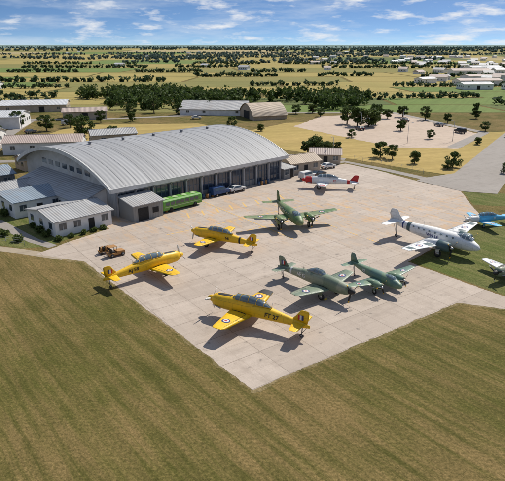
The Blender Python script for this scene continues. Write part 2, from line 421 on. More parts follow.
for i,(y,a,b) in enumerate([(490,-.5,-.15),(570,-.1,.22),(570,.3,.55),(670,-.55,-.3),(670,-.2,.1),(800,-.4,0),(800,.12,.5),(960,-.55,-.2),(960,-.1,.35)]):
    H+=line(a*y,y,b*y,y+U(-25,25),4.2,5.2,.3)
mass('distant_trees',H,M_leaff,20,1.5)
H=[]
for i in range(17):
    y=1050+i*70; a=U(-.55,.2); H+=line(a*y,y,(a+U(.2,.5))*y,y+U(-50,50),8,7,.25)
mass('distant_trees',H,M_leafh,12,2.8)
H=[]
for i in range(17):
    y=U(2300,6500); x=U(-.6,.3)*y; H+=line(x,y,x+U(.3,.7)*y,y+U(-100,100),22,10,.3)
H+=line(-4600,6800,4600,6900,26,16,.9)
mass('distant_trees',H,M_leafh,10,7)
def bush(x,y,r):
    mb=MB()
    for c in range(7):
        cx,cy,cz=U(-.6,.6)*r,U(-.6,.6)*r,U(.3,.8)*r
        mb.cyl((0,0,0),(cx,cy,cz),.03,.01,4,0)
        for k in range(60):
            d=Vector((random.gauss(0,1),random.gauss(0,1),random.gauss(0,1))).normalized()*r*.5*(R()**.4)
            quad_leaf(mb,Vector((cx,cy,cz))+d,.12*(1+r*.4),1)
    mb.obj('bush',[M_bark,M_leaf2],None,(x,y,0))
for x,y,r in [(-31.5,84.3,.7),(-30,86,.6),(-28.4,87.5,.7),(-27,89,.6),(-25.8,90.3,.6),(-34.5,86.4,.9),(-36.2,88.4,1.1),(-38,91,.8),(-41.5,86.5,1.1),(-44.5,88.6,1.3),(-46,91,1),(-48,90,.8),(-46.5,98,1.2),(-50,99,1.1),(-38,84,.9),(-49,86.5,1.0),(-52,89,1.1)]:
    bush(x,y,r)

# ---------------------------------------------------------------- buildings
HANG=math.atan2(.701,.713)
def building(name,x,y,w,d,h,rot,wall,roof,rtype='gable',rise=1.2,wins=True,winh=1.1,door=True,ov=.4,gap=2.6):
    e=empty(name,(x,y,0),rot)
    mb=MB(); mb.box(0,w,0,d,-.2,h)
    if rtype=='gable':
        for xx in (0.001,w-.001):
            mb.add([(xx,0,h),(xx,d,h),(xx,d/2,h+rise)],[(0,1,2)])
    mb.obj('walls',[wall],e)
    mb=MB(); th=.14
    if rtype=='gable':
        k=rise/(d/2)
        for s in (0,1):
            y0=-ov if s==0 else d+ov; z0=h-ov*k+.02
            P=[(-ov,y0,z0),(w+ov,y0,z0),(w+ov,d/2,h+rise+.02),(-ov,d/2,h+rise+.02)]
            Q=[(a,b,c+th) for a,b,c in P]
            mb.add(P+Q,[(0,1,2,3),(4,5,6,7),(0,1,5,4),(1,2,6,5),(3,0,4,7)],0)
        mb.cyl((-ov,d/2,h+rise+.16),(w+ov,d/2,h+rise+.16),.12,None,6,0)
    elif rtype=='lean':
        P=[(-ov,-ov,h+.02),(w+ov,-ov,h+.02),(w+ov,d,h+rise),(-ov,d,h+rise)]; Q=[(a,b,c+th) for a,b,c in P]
        mb.add(P+Q,[(0,1,2,3),(4,5,6,7),(0,1,5,4),(1,2,6,5),(2,3,7,6),(3,0,4,7)],0)
        mb.add([(0,0,h),(0,d,h),(0,d,h+rise)],[(0,1,2)]); mb.add([(w,0,h),(w,d,h),(w,d,h+rise)],[(0,1,2)])
    elif rtype=='vault':
        n=14; R1=[];
        for xx in (-ov,w+ov):
            ring=[(xx,-ov+(d+2*ov)*i/n,h+rise*math.sin(math.pi*i/n)**.8) for i in range(n+1)]
            ring+=[(a,b,c+.15) for a,b,c in reversed(ring)]; R1.append(ring)
        mb.loft(R1,0,False)
        for xx in (0,w): mb.add([(xx,-ov+(d+2*ov)*i/n,h+rise*math.sin(math.pi*i/n)**.8) for i in range(n+1)],[tuple(range(n+1))],1)
    mb.obj('roof',[roof,wall],e)
    if rtype=='vault':
        mb=MB(); mb.box(-.06,-.01,d*.3,d*.7,0,3.4,0); mb.obj('barn_door',[M_dark],e)
    if wins:
        mb=MB(); n=max(2,int(w/gap)); st=w/n
        for i in range(n):
            cx=(i+.5)*st; ww=min(.65,st*.3)
            if gap>4 and R()<.35: continue
            if door and i==n//2:
                k=1 if gap<4 else 2.2
                mb.box(cx-.55*k,cx+.55*k,-.05,.02,0,2.1*min(k,1.3),2)
            else:
                z0=h*.42; z1=z0+winh
                mb.box(cx-ww,cx+ww,-.03,.02,z0,z1,0)
                mb.box(cx-ww-.08,cx+ww+.08,-.06,.02,z0-.1,z0,1)
                mb.box(cx-.03,cx+.03,-.045,.02,z0,z1,1)
        n=max(1,int(d/2.8)); st=d/n
        for i in range(n):
            cy=(i+.5)*st; ww=min(.6,st*.3); z0=h*.42
            for xa,xb in((-.03,.02),(w-.02,w+.03)): mb.box(xa,xb,cy-ww,cy+ww,z0,z0+winh,0)
        mb.obj('windows_and_door',[M_win,M_fascia,M_dark],e)
    return e
def hangar():
    L,D,h,rise,ov=44.0,38.0,5.2,4.9,1.1
    e=empty('aircraft_hangar',(-25,97.5,0),HANG)
    n=36
    def zr(y): 
        t=(y+ov)/(D+2*ov); return h+rise*(1-(2*t-1)**2)**.92
    mb=MB(); rings=[]
    for xx in (-1.6,L+1.6):
        top=[(xx,-ov+(D+2*ov)*i/n,zr(-ov+(D+2*ov)*i/n)+.35) for i in range(n+1)]
        bot=[(a,b,c-.3) for a,b,c in reversed(top)]
        rings.append(top+bot)
    mb.loft(rings,0,False)
    mb.obj('roof',[M_roof],e)
    mb=MB()
    for k in range(17):
        xx=-1.2+k*(L+2.4)/16
        r2=[]
        for x2 in (xx-.05,xx+.05):
            top=[(x2,-ov+(D+2*ov)*i/n,zr(-ov+(D+2*ov)*i/n)+.385) for i in range(n+1)]
            r2.append(top+[(a,b,c-.08) for a,b,c in reversed(top)])
        mb.loft(r2,0,False)
    for k in range(5): 
        xx=6+k*8; mb.cyl((xx,D/2,zr(D/2)+.3),(xx,D/2,zr(D/2)+.75),.3,None,12,0); mb.cyl((xx,D/2,zr(D/2)+.75),(xx,D/2,zr(D/2)+.95),.48,.1,12,0)
    mb.obj('roof_ribs_and_vents',[M_vent],e)
    mb=MB()
    mb.box(-1.65,L+1.65,-ov-.18,-ov-.005,h-.35,h+.42)
    mb.box(-1.65,L+1.65,D+ov+.005,D+ov+.18,h-.35,h+.42)
    for xa in (-1.8,L+1.61):
        r2=[]
        for x2 in (xa,xa+.19):
            top=[(x2,-ov+(D+2*ov)*i/n,zr(-ov+(D+2*ov)*i/n)+.44) for i in range(n+1)]
            r2.append(top+[(a,b,c-.75) for a,b,c in reversed(top)])
        mb.loft(r2,0,False)
    mb.obj('fascia',[M_fascia],e)
    mb=MB()
    for xx in (0,L):
        bot=[(xx,D*i/n,-.2) for i in range(n+1)]; top=[(xx,D*i/n,zr(D*i/n)+.06) for i in range(n+1)]
        vs=bot+top; mb.add(vs,[(i,i+1,n+1+i+1,n+1+i) for i in range(n)])
    mb.add([(0,D,-.2),(L,D,-.2),(L,D,h+.4),(0,D,h+.4)],[(0,1,2,3)])
    mb.obj('walls',[M_gable],e)
    mb=MB()
    mb.box(0,L,0,.1,-.1,h-.9,0); 
    mb.box(0,L,-.12,.12,h-.9,h+.3,2)
    nb=11; st=L/nb
    for i in range(nb+1):
        x=i*st; mb.box(x-.16,x+.16,-.45,-.0,0,h-.35,3)
        mb.add([(x-.1,-.45,h-1.1),(x+.1,-.45,h-1.1),(x+.1,-1.1,h-.36),(x-.1,-1.1,h-.36),(x-.1,-.45,h-.36),(x+.1,-.45,h-.36)],[(0,1,2,3),(3,2,5,4),(0,3,4),(1,5,2)],3)
    for i in range(nb):
        for j in range(1,4):
            x=i*st+st*j/4; mb.box(x-.05,x+.05,-.06,-.001,0,h-.9,1)
        for z in (.05,1.3,2.9,4.1):
            mb.box(i*st+.17,(i+1)*st-.17,-.04,-.002,z,z+.09,1)
        if i in(2,5,8): mb.box(i*st+.3,(i+1)*st-.3,-.055,-.0,.1,1.3,4)
    mb.obj('sliding_doors_and_columns',[M_glassd,M_frame,M_col,M_col,M_greyw],e)
    mb=MB()
    for i in range(7):
        y=9+i*3.1; mb.box(-.06,.0,y,y+1.9,6.1,7.1,0); mb.box(-.1,0,y-.1,y+2.0,5.95,6.09,1)
    mb.obj('gable_windows',[M_win,M_fascia],e)
    mb=MB()
    P=[(-6,3,2.9),(-6,30,2.9),(-.02,30,4.9),(-.02,3,4.9)]; Q=[(a,b,c+.18) for a,b,c in P]
    mb.add(P+Q,[(0,1,2,3),(4,5,6,7),(0,1,5,4),(1,2,6,5),(3,0,4,7)],0)
    mb.box(-5.6,-.01,3.3,29.6,-.1,2.88,1)
    mb.add([(-5.6,3.3,2.88),(-.01,3.3,2.88),(-.01,3.3,4.8)],[(0,1,2)],1)
    for i in range(9): mb.box(-5.66,-5.6,4.6+i*2.8,6+i*2.8,1.1,2.1,2)
    mb.obj('side_annex',[M_rgrey,M_whitew,M_win],e)
    mb=MB()
    mb.box(.2,6.6,-5.2,-.5,-.1,2.9,1)
    P=[(-.1,-5.6,2.92),(6.9,-5.6,2.92),(6.9,-.46,3.9),(-.1,-.46,3.9)]; Q=[(a,b,c+.15) for a,b,c in P]
    mb.add(P+Q,[(0,1,2,3),(4,5,6,7),(0,1,5,4),(1,2,6,5),(2,3,7,6),(3,0,4,7)],0)
    for xx in (.2,6.6): mb.add([(xx,-5.2,2.9),(xx,-.5,2.9),(xx,-.5,3.85)],[(0,1,2)],1)
    mb.box(1.2,3.4,-5.26,-5.2,0,2.4,2); mb.box(4.3,5.6,-5.26,-5.2,1,2,2)
    mb.obj('corner_annex',[M_rgrey,M_greyw,M_dark],e)
hangar()
building('white_office_building',-32.3,85.6,10.4,10.6,2.7,HANG,M_whitew,M_rgrey,'gable',1.0)
building('white_workshop_building',-43.3,96.2,9.5,7,2.9,HANG,M_whitew,M_rblue,'lean',.8)
building('storage_shed',-50,106,9,7,2.6,HANG,M_whitew,M_rgrey,'gable',.9)
building('storage_shed',-60,113,10,8,3.2,HANG,M_greyw,M_rblue,'gable',1.2)
building('storage_shed',-70,124,12,8,3.2,HANG+.1,M_tan,M_rpink,'gable',1.2)
building('storage_shed',-57,136,9,6,2.8,HANG,M_tan,M_rgrey,'gable',1)
building('workshop_building',-72,158,22,10,3.4,.15,M_whitew,M_rpink,'gable',1.4,gap=5)
building('workshop_building',-50,172,14,8,3.4,.4,M_tan,M_rgrey,'gable',1.2,gap=5)
building('workshop_building',-98,170,18,11,3.4,.1,M_whitew,M_rgrey,'gable',1.6,gap=5)
building('warehouse',-132,206,44,16,4.2,.12,M_whitew,M_rwhite,'gable',1.8,gap=6)
building('warehouse',-118,262,30,16,3.4,.2,M_tan,M_rwhite,'gable',1.6,gap=7)
building('warehouse',-80,236,18,10,3.2,.25,M_tan,M_rpink,'gable',1.4,gap=5)
building('warehouse',-33,254,30,18,2.8,-.13,M_whitew,M_rgrey,'gable',3.0,gap=7)
building('quonset_barn',.5,234,15,18,1.6,.35,M_rbrown,M_rbrown,'vault',4.8,wins=False)
building('brown_shed',9.5,132,9,6,2.8,HANG-.2,M_tan,M_rbrown,'gable',1.3)
building('brown_shed',15.5,146,8,5,2.6,HANG-.9,M_tan,M_rpink,'gable',1.1)
building('storage_shed',7.5,127.8,3.6,4,2.3,HANG,M_greyw,M_rgrey,'lean',.5)
for i,(x,y,w,d,h,r) in enumerate([(150,404,22,12,3.6,.1),(180,400,20,12,3.6,0),(160,440,34,14,4,.1),(205,428,30,14,4,-.1),(236,480,30,14,4,.1),(190,500,26,14,4,.3),(140,470,16,10,3.5,.5),(-215,402,34,14,3.6,.1),
      (210,600,40,20,5,0),(260,680,40,20,5,.2)]):
    building('farm_building',x,y,w,d,h,r,M_whitew,[M_rwhite,M_rgrey,M_rpink][i%3],'gable',h*.35,wins=y<500,gap=6)
random.seed(21)
mb=MB()
for i in range(110):
    if i%5: y=U(470,1500); x=U(.24,.56)*y
    else: y=U(700,2600); x=U(-.5,.3)*y
    w=U(7,16); d=U(7,10); h=U(2.6,4.2); M=Matrix.Translation((x,y,0))@Matrix.Rotation(U(-.8,.8),4,'Z')
    mb.box(0,w,0,d,0,h,0,M); k=random.choice([1,2,3])
    mb.add([(-.5,-.5,h),(w+.5,-.5,h),(w+.5,d/2,h+2),(-.5,d/2,h+2),(-.5,d+.5,h),(w+.5,d+.5,h)],[(0,1,2,3),(3,2,5,4),(0,3,4),(1,5,2)],k,False,M)
    for q in range(int(w/3)): mb.box(1+q*3,2.1+q*3,-.04,.01,1,2.1,4,M)
mb.obj('distant_houses',[M_whitew,M_rwhite,M_rgrey,M_rpink,M_win])

# ---------------------------------------------------------------- aircraft
def ell(x,zc,ry,rz,n=22,e=2.0):
    out=[]
    for i in range(n):
        a=2*math.pi*i/n; c,s=math.cos(a),math.sin(a)
        out.append((x,ry*math.copysign(abs(c)**(2/e),c),zc+rz*math.copysign(abs(s)**(2/e),s)))
    return out
def interp(st,x):
    for a,b in zip(st,st[1:]):
        if (a[0]>=x>=b[0]) or (a[0]<=x<=b[0]):
            t=(x-a[0])/((b[0]-a[0]) or 1); return [a[k]+(b[k]-a[k])*t for k in range(len(a))]
    return list(st[-1] if abs(x-st[-1][0])<abs(x-st[0][0]) else st[0])
def yt(c,t): 
    c=min(max(c,0),1); return 5*t*(.2969*math.sqrt(c)-.126*c-.3516*c*c+.2843*c**3-.1036*c**4)
CF=[0,.012,.05,.12,.25,.4,.6,.8,1]
def airfoil(xle,ch,t):
    up=[(xle-c*ch,yt(c,t)*ch) for c in CF]; lo=[(xle-c*ch,-yt(c,t)*ch*.7) for c in CF[1:-1]]
    return up+lo[::-1]
def wing(mb,secs,side,t=.13,mat=0,mats=None):
    full=list(secs); y,xl,c,z=secs[-1]
    for k,(dy,f) in enumerate(((.35,.93),(.6,.78),(.72,.5))):
        full.append((y+dy*c*.28,xl-c*(1-f)*.45,c*f,z+.02))
    rings=[[(x,side*yy,zz+q) for x,q in airfoil(xle,ch,t if i<len(secs) else t*.7)] for i,(yy,xle,ch,zz) in enumerate(full)]
    if side<0: rings=[r[::-1] for r in rings]
    for i in range(len(rings)-1):
        mb.loft([rings[i],rings[i+1]],(mats[i] if mats and i<len(mats) else mat),True,i==len(rings)-2)
def wing_z(secs,x,y,t=.13):
    y=abs(y)
    s=interp(secs,y) if y<secs[-1][0] else list(secs[-1])
    c=(s[1]-x)/s[2]; return s[3]+yt(c,t)*s[2]
def decal_disc(mb,secs,x,y,r,mat,lift,r0=0,n=28,t=.13):
    vs=[];fs=[]; K=4
    for k in range(K+1):
        rr=r0+(r-r0)*k/K
        for i in range(n):
            a=2*math.pi*i/n; X=x+rr*math.cos(a); Y=y+rr*math.sin(a); vs.append((X,Y,wing_z(secs,X,Y,t)+lift))
    for k in range(K):
        for i in range(n): fs.append((k*n+i,k*n+(i+1)%n,(k+1)*n+(i+1)%n,(k+1)*n+i))
    mb.add(vs,fs,mat)
def decal_patch(mb,secs,x0,x1,y0,y1,mat,lift=.012,t=.13,chord=False):
    nx,ny=8,6; vs=[];fs=[]
    for i in range(ny+1):
        Y=y0+(y1-y0)*i/ny
        s=interp(secs,abs(Y))
        for j in range(nx+1):
            X=x0+(x1-x0)*j/nx
            if chord: X=s[1]-X*s[2]
            vs.append((X,Y,wing_z(secs,X,Y,t)+lift))
    for i in range(ny):
        for j in range(nx): a=i*(nx+1)+j; fs.append((a,a+1,a+nx+2,a+nx+1))
    mb.add(vs,fs,mat)
def fin(mb,secs,y0=0,t=.10,mat=0):
    full=list(secs); z,xl,c=secs[-1]; full.append((z+.12*c,xl-.12*c,c*.78)); full.append((z+.17*c,xl-.28*c,c*.45))
    rings=[[(x,y0+(q if i<=len(CF)-1 else q*1.4),zz) for i,(x,q) in enumerate(airfoil(xle,ch,t))] for zz,xle,ch in full]
    mb.loft([r[::-1] for r in rings],mat,True,True)
def prop(mb,x,y,z,r,nb=3,ph=.3,mb_mat=0,tip=1):
    for k in range(nb):
        a=ph+2*math.pi*k/nb; rd=Vector((0,math.cos(a),math.sin(a))); tg=Vector((0,-math.sin(a),math.cos(a))); fx=Vector((1,0,0))
        rings=[]
        for f,w,tw in ((.08,.05,1.0),(.25,.085,.8),(.55,.095,.5),(.82,.08,.3),(.86,.075,.28),(1.0,.03,.2)):
            d=(tg*math.cos(tw)+fx*math.sin(tw)); nn=rd.cross(d)
            p=Vector((x,y,z))+rd*(f*r); w=w*r; th=.012*r+.012
            rings.append([tuple(p+d*w+nn*0),tuple(p+nn*th),tuple(p-d*w),tuple(p-nn*th)])
        mb.loft(rings[:4],mb_mat,True); mb.loft(rings[3:],tip,True)
def wheel(mb,x,y,r=.42,w=.2,tm=0,hm=1):
    rings=[]
    for yy,rr in ((-.5,.6),(-.5,.86),(-.32,1),(.32,1),(.5,.86),(.5,.6)):
        rings.append([(x+r*rr*math.cos(2*math.pi*i/18),y+yy*w,r+r*rr*math.sin(2*math.pi*i/18)) for i in range(18)])
    mb.loft(rings,tm,True)
    mb.cyl((x,y-w*.55,r),(x,y+w*.55,r),r*.55,None,14,hm)
def spinner(mb,x,y,z,r,L,mat):
    rings=[]
    for f in (0,.3,.6,.82,.95,1): rings.append([(x+L*f,y+r*math.sqrt(max(0,1-f*f)+.003)*math.cos(2*math.pi*i/16),z+r*math.sqrt(max(0,1-f*f)+.003)*math.sin(2*math.pi*i/16)) for i in range(16)])
    mb.loft(rings,mat,True)
def airplane(name,x,y,head,c,sc=1):
    e=empty(name,(x,y,.016),math.radians(head),sc)
    body,acc=c['body'],c.get('acc',c['body'])
    MT=[body,acc,M_blk,M_can,M_pwht,M_red,M_blu,M_steel,M_rub,M_yel]
    st=c['fus']
    mb=MB(); rings=[]
    N=30; x0,x1=st[0][0],st[-1][0]
    xs=sorted(set([round(s[0],3) for s in st]+[round(x0+(x1-x0)*i/N,3) for i in range(N+1)]),reverse=True)
    def sm(x): return interp(st,x)
    for xx in xs: s=sm(xx); rings.append(ell(xx,s[1],s[2],s[3],22,2.25))
    nose=c.get('nosebreak',99)
    split=[i for i,xx in enumerate(xs) if xx<=nose][0]
    if split>0: mb.loft(rings[:split+1],1,True,True)
    mb.loft(rings[split:],0,True,True)
    for bx,bw,bm in c.get('bands',[]):
        rr=[]
        for xx in (bx+bw/2,bx,bx-bw/2): s=sm(xx); rr.append(ell(xx,s[1],s[2]+.012,s[3]+.012,22,2.25))
        mb.loft(rr,bm,True,False)
    if c.get('glare'):
        a,b=c['glare']; rr=[]
        for i in range(7):
            xx=a+(b-a)*i/6; s=sm(xx); rr.append([(xx,(s[2]+.012)*math.cos(t)*.99,s[1]+(s[3]+.012)*math.sin(t)) for t in [math.radians(58+64*k/8) for k in range(9)]])
        mb.loft(rr,2,True,False,None,False)
    mb.obj('fuselage',MT,e)
    if c.get('code'):
        cx,cm,txt=c['code']; ln=len(txt)*.36; sA=sm(cx); sB=sm(cx-ln)
        for sd in (1,-1):
            cu=bpy.data.curves.new('code_letters','FONT'); cu.body=txt; cu.size=.72; cu.extrude=.004; cu.materials.append(MT[cm]); cu.align_x='CENTER'; cu.align_y='CENTER'; cu.offset=.012
            to=bpy.data.objects.new('code_letters',cu); COL.objects.link(to); to.parent=e
            pa=Vector((cx,sd*(sA[2]+.035),sA[1]+.05)); pb=Vector((cx-ln,sd*(sB[2]+.035),sB[1]+.05))
            tx=(pb-pa).normalized()*(1 if sd>0 else -1); up=Vector((0,0,1)); nz=tx.cross(up).normalized(); ty=nz.cross(tx)
            Mx=Matrix((tx,ty,nz)).transposed().to_4x4(); Mx.translation=(pa+pb)/2; to.matrix_local=Mx
    W=c['wing']; mb=MB(); t=c.get('t',.13)
    wm=c.get('wingmats',{})
    for sd in (1,-1): wing(mb,W,sd,t,0,wm.get(sd))
    mb.obj('wings',MT,e)
    mb=MB(); tip=W[-1][0]
    for sd in (1,-1):
        def P(x0,x1,y0,y1,m,l=.01,ch=True): decal_patch(mb,W,x0,x1,sd*y0,sd*y1,m,l,t,ch)
        P(.735,.75,tip*.52,tip*.95,2); P(.735,.99,tip*.515,tip*.525,2,.011); P(.735,.75,tip*.15,tip*.5,2,.0105)
        for (a,b,q0,q1,m) in c.get('wpatch',[]): P(a,b,tip*q0,tip*q1,m,.014)
        for (a,b,q0,q1,m) in c.get('wpatch_side',{}).get(sd,[]): P(a,b,tip*q0,tip*q1,m,.02)
        if c.get('roundel',True):
            ry=tip*.68; s=interp(W,ry); cx=s[1]-s[2]*.42; r=s[2]*.23
            decal_disc(mb,W,cx,sd*ry,r,6,.018,0,28,t); decal_disc(mb,W,cx,sd*ry,r*.68,4,.026,0,28,t); decal_disc(mb,W,cx,sd*ry,r*.34,5,.034,0,28,t)
    mb.obj('wing_markings',MT,e)
    mb=MB()
    for sd in (1,-1): wing(mb,c['htail'],sd,.09,0)
    for f in c['fins']: fin(mb,f[1],f[0],.09,c.get('finmat',0))
    if c.get('flash'):
        z,xl,ch=c['flash']
        for k,m in enumerate((5,4,6)):
            for sd in (1,-1):
                yy=c['fins'][0][0]+sd*(ch*.075); mb.box(xl-.22*(k+1),xl-.22*k-.004,min(yy,yy+sd*.02),max(yy,yy+sd*.02),z,z+.55,m)
    mb.obj('tail',MT,e)
    if c.get('canopy'):
        mb=MB(); cs=c['canopy']
        def hoop(x,w,zb,zt,g=0): return [(x,(w+g)*math.cos(a),zb+(zt-zb+g)*max(0,math.sin(a))**.8) for a in [math.pi*k/12 for k in range(13)]]
        D=[]
        for a,b in zip(cs,cs[1:]):
            for k in range(3): D.append(tuple(a[q]+(b[q]-a[q])*k/3 for q in range(4)))
        D.append(cs[-1])
        mb.loft([hoop(*d) for d in D],3,True,True,None,False)
        for a in D[::2]:
            mb.loft([hoop(a[0]+.03,a[1],a[2],a[3],.02),hoop(a[0]-.03,a[1],a[2],a[3],.02)],0,True,False,None,False)
        for a,b in zip(D,D[1:]):
            mb.cyl((a[0],0,a[3]+.01),(b[0],0,b[3]+.01),.025,None,4,0)
            for sd in(1,-1): mb.cyl((a[0],sd*a[1],a[2]+.04),(b[0],sd*b[1],b[2]+.04),.03,None,4,0)
        mb.obj('canopy',MT,e)
    if c.get('cabin'):
        mb=MB(); xa,xb,nw,zz=c['cabin']
        for i in range(nw):
            xx=xa+(xb-xa)*i/(nw-1); s=sm(xx)
            for sd in (1,-1): mb.cyl((xx,sd*s[2]*.93,zz),(xx,sd*(s[2]+.012),zz),.17,None,12,3)
        mb.obj('cabin_windows',MT,e)
    mb=MB(); pm=MB()
    for (ex,ey,ez,er,el,pr,nb) in c['eng']:
        if el>0:
            rr=[]
            for f,q in ((1.0,.62),(.97,.86),(.9,.97),(.75,1),(.55,1),(.3,.85),(.1,.5),(0,.15)):
                rr.append([(ex-el*(1-f),ey+er*q*math.cos(2*math.pi*i/20),ez+er*q*math.sin(2*math.pi*i/20)) for i in range(20)])
            mb.loft(rr[:5],c.get('engmat',0),True,True); mb.loft(rr[4:],0,True,True)
            mb.cyl((ex-.02,ey,ez),(ex+.015,ey,ez),er*.58,None,20,2)
            for sd in(1,-1): mb.cyl((ex-el*.3,ey+sd*er*.8,ez-er*.6),(ex-el*.55,ey+sd*er*.95,ez-er*.75),.09,None,8,7)
        else:
            mb.cyl((ex-.55,.7,ez-.45),(ex-1.5,.92,ez-.55),.09,.07,8,7)
        if pr>0:
            spinner(pm,ex+.02,ey,ez,er*.34 if el>0 else er,er*.6 if el>0 else er*1.9,c.get('spin',7))
            prop(pm,ex+(.18 if el>0 else .22),ey,ez,pr,nb,c.get('ph',.5),c.get('blade',2),c.get('tipm',9))
    mb.obj('engines',MT,e); pm.obj('propellers',MT,e)
    mb=MB()
    for (gx,gy,gz,gr) in c['gear']:
        mb.cyl((gx-.15,gy,gz),(gx,gy-math.copysign(.14,gy) if gy else 0.0,gr),.085,.06,8,7)
        mb.cyl((gx-.75,gy,gz),(gx-.03,gy,gr+.3),.035,None,6,7)
        wheel(mb,gx,gy,gr,gr*.45,8,7)
        if gy: 
            s=math.copysign(1,gy); mb.box(gx-.3,gx+.3,gy+s*.16,gy+s*.19,gr*1.5,gz-.02,0)
    mb.obj('landing_gear',MT,e)
    mb=MB(); ax0=-2.9 if c.get('canopy') else 0; s=sm(ax0)
    mb.cyl((ax0,0,s[1]+s[3]-.05),(ax0-.15,0,s[1]+s[3]+.75),.025,.012,5,7)
    mb.cyl((ax0-.15,0,s[1]+s[3]+.72),(c['fins'][0][1][-1][1]-.3,0,c['fins'][0][1][-1][0]+.02),.008,None,4,2)
    mb.obj('antenna',MT,e)
    return e
trainer=dict(body=M_yel,acc=M_yel,nosebreak=99,
  fus=[(4.75,1.95,.50,.52),(4.6,1.95,.68,.70),(4.2,1.95,.80,.84),(3.2,1.95,.84,.90),(1.8,1.98,.80,.95),(0,1.98,.78,.95),(-2,1.9,.66,.82),(-4.5,1.72,.42,.55),(-6.8,1.55,.20,.32),(-7.6,1.52,.07,.16)],
  wing=[(0,2.15,3.0,1.35),(1.2,2.1,2.9,1.36),(5.3,1.35,1.6,1.72)],
  htail=[(0,-5.6,1.5,1.72),(1.9,-6.0,1.0,1.72)],
  fins=[(0,[(1.75,-5.2,2.1),(2.5,-5.9,1.55),(3.1,-6.35,1.15)])],flash=(2.15,-6.2,1.5),
  canopy=[(2.1,.30,2.80,2.86),(1.4,.56,2.72,3.38),(-.2,.58,2.72,3.45),(-1.7,.5,2.68,3.25),(-2.9,.2,2.60,2.66)],
  glare=(4.3,2.2),eng=[(4.78,0,1.95,.42,0,1.55,3)],spin=0,blade=4,tipm=4,code=(-2.3,2,'FT 27'),
  gear=[(1.5,1.5,1.4,.48),(1.5,-1.5,1.4,.48),(-6.6,0,1.5,.2)],bands=[],
  wpatch=[(.1,.7,.09,.16,2)])
def var(c,**k): d=dict(c); d.update(k); return d
airplane('yellow_training_airplane',-.4,56.2,149.5,var(trainer,wingmats={-1:[0,0,2,2,2]},ph=.25,wpatch_side={-1:[(.02,.98,.84,.999,2)]}),1.0)
airplane('yellow_training_airplane',-13.9,70.0,42,var(trainer,ph=1.2,code=(-2.3,2,'AJ 58')),.95)
airplane('yellow_training_airplane',-5.4,81.8,151,var(trainer,ph=.9,bands=[(-4.4,.3,2)],code=(-1.8,2,'66')),.92)
fighter=var(trainer,body=M_cam2,acc=M_cam2,spin=2,blade=2,tipm=9,bands=[(-4.9,.35,4)],code=(-2.1,4,'AE G'),glare=None,
  canopy=[(.9,.24,2.82,2.88),(.3,.5,2.76,3.35),(-.7,.5,2.74,3.38),(-2.3,.18,2.62,2.68)],
  fus=[(4.75,1.95,.44,.46),(4.4,1.95,.60,.66),(3.2,1.95,.72,.84),(1.8,1.98,.78,.95),(0,1.98,.78,.95),(-2,1.9,.66,.82),(-4.5,1.72,.42,.55),(-6.8,1.55,.20,.32),(-7.6,1.52,.07,.16)])
airplane('green_fighter_airplane',8.6,64.2,-47,var(fighter,ph=.2),.98)
twin=dict(body=M_cam,fus=[(5.6,2.15,.12,.12),(5.2,2.18,.5,.5),(4.2,2.25,.85,.85),(2.5,2.35,.98,1.0),(-.5,2.35,.98,1.0),(-4,2.4,.7,.75),(-7,2.6,.35,.42),(-8.2,2.7,.1,.15)],
  wing=[(0,1.7,3.1,1.95),(2.8,1.7,3.0,1.98),(8.6,1.0,1.5,2.55)],
  htail=[(0,-6.3,1.9,2.75),(3.0,-6.6,1.2,2.8)],
  fins=[(0,[(2.7,-5.6,2.5),(3.8,-6.5,1.8),(4.6,-6.9,1.25)])],code=(-3.2,4,'KB'),
  canopy=[(4.1,.3,2.95,3.0),(3.4,.62,2.95,3.55),(2.4,.6,3.05,3.6),(1.3,.3,3.2,3.3)],
  cabin=(1.4,-2.6,5,2.75),eng=[(3.3,2.9,2.05,.68,3.9,1.5,3),(3.3,-2.9,2.05,.68,3.9,1.5,3)],
  gear=[(1.6,2.9,1.6,.55),(1.6,-2.9,1.6,.55),(-6.9,0,2.4,.25)],ph=.4)
airplane('green_twin_engine_airplane',6.7,92.0,-74,twin,.96)
airplane('dark_green_twin_engine_airplane',16.6,65.9,-57,var(twin,body=M_cam3,cabin=None,ph=.9),.68)
airplane('white_twin_engine_airplane',28.9,80.4,-49,var(twin,body=M_wht,acc=M_teal,
    fus=[(7.2,2.0,.1,.1),(6.8,2.05,.5,.5),(5.6,2.2,.95,.95),(4,2.35,1.15,1.2),(-1,2.35,1.15,1.2),(-5,2.5,.8,.9),(-8.5,2.8,.4,.5),(-9.8,2.95,.1,.2)],
    htail=[(0,-7.6,2.1,3.0),(3.4,-8.1,1.2,3.0)],fins=[(0,[(3.0,-6.6,3.0),(4.1,-7.9,2.1),(4.8,-8.3,1.5)])],
    canopy=[(5.9,.3,2.95,3.0),(5.2,.7,3.05,3.75),(4.2,.7,3.2,3.85),(3.0,.3,3.4,3.5)],
    wing=[(0,2.2,3.6,2.0),(3.2,2.2,3.5,2.03),(10.2,1.3,1.7,2.6)],eng=[(4.0,3.3,2.1,.8,4.8,1.7,3),(4.0,-3.3,2.1,.8,4.8,1.7,3)],
    gear=[(1.9,3.3,1.6,.6),(1.9,-3.3,1.6,.6),(-8.3,0,2.5,.28)],engmat=1,code=(.2,6,'WN 14'),
    wpatch=[(.06,.5,.42,.56,1),(.1,.7,.86,.97,1)],bands=[(-5.6,.7,1),(-6.8,.3,6)],cabin=(3,-4.5,8,3.05)),.93)
airplane('white_training_airplane',16.2,119.0,172,var(trainer,body=M_wht,acc=M_red,nosebreak=3.2,spin=5,bands=[(-5.2,.6,5)],wpatch=[(.05,.72,.82,.97,5)],finmat=1,flash=None,code=(-1.6,5,'12')),.95)
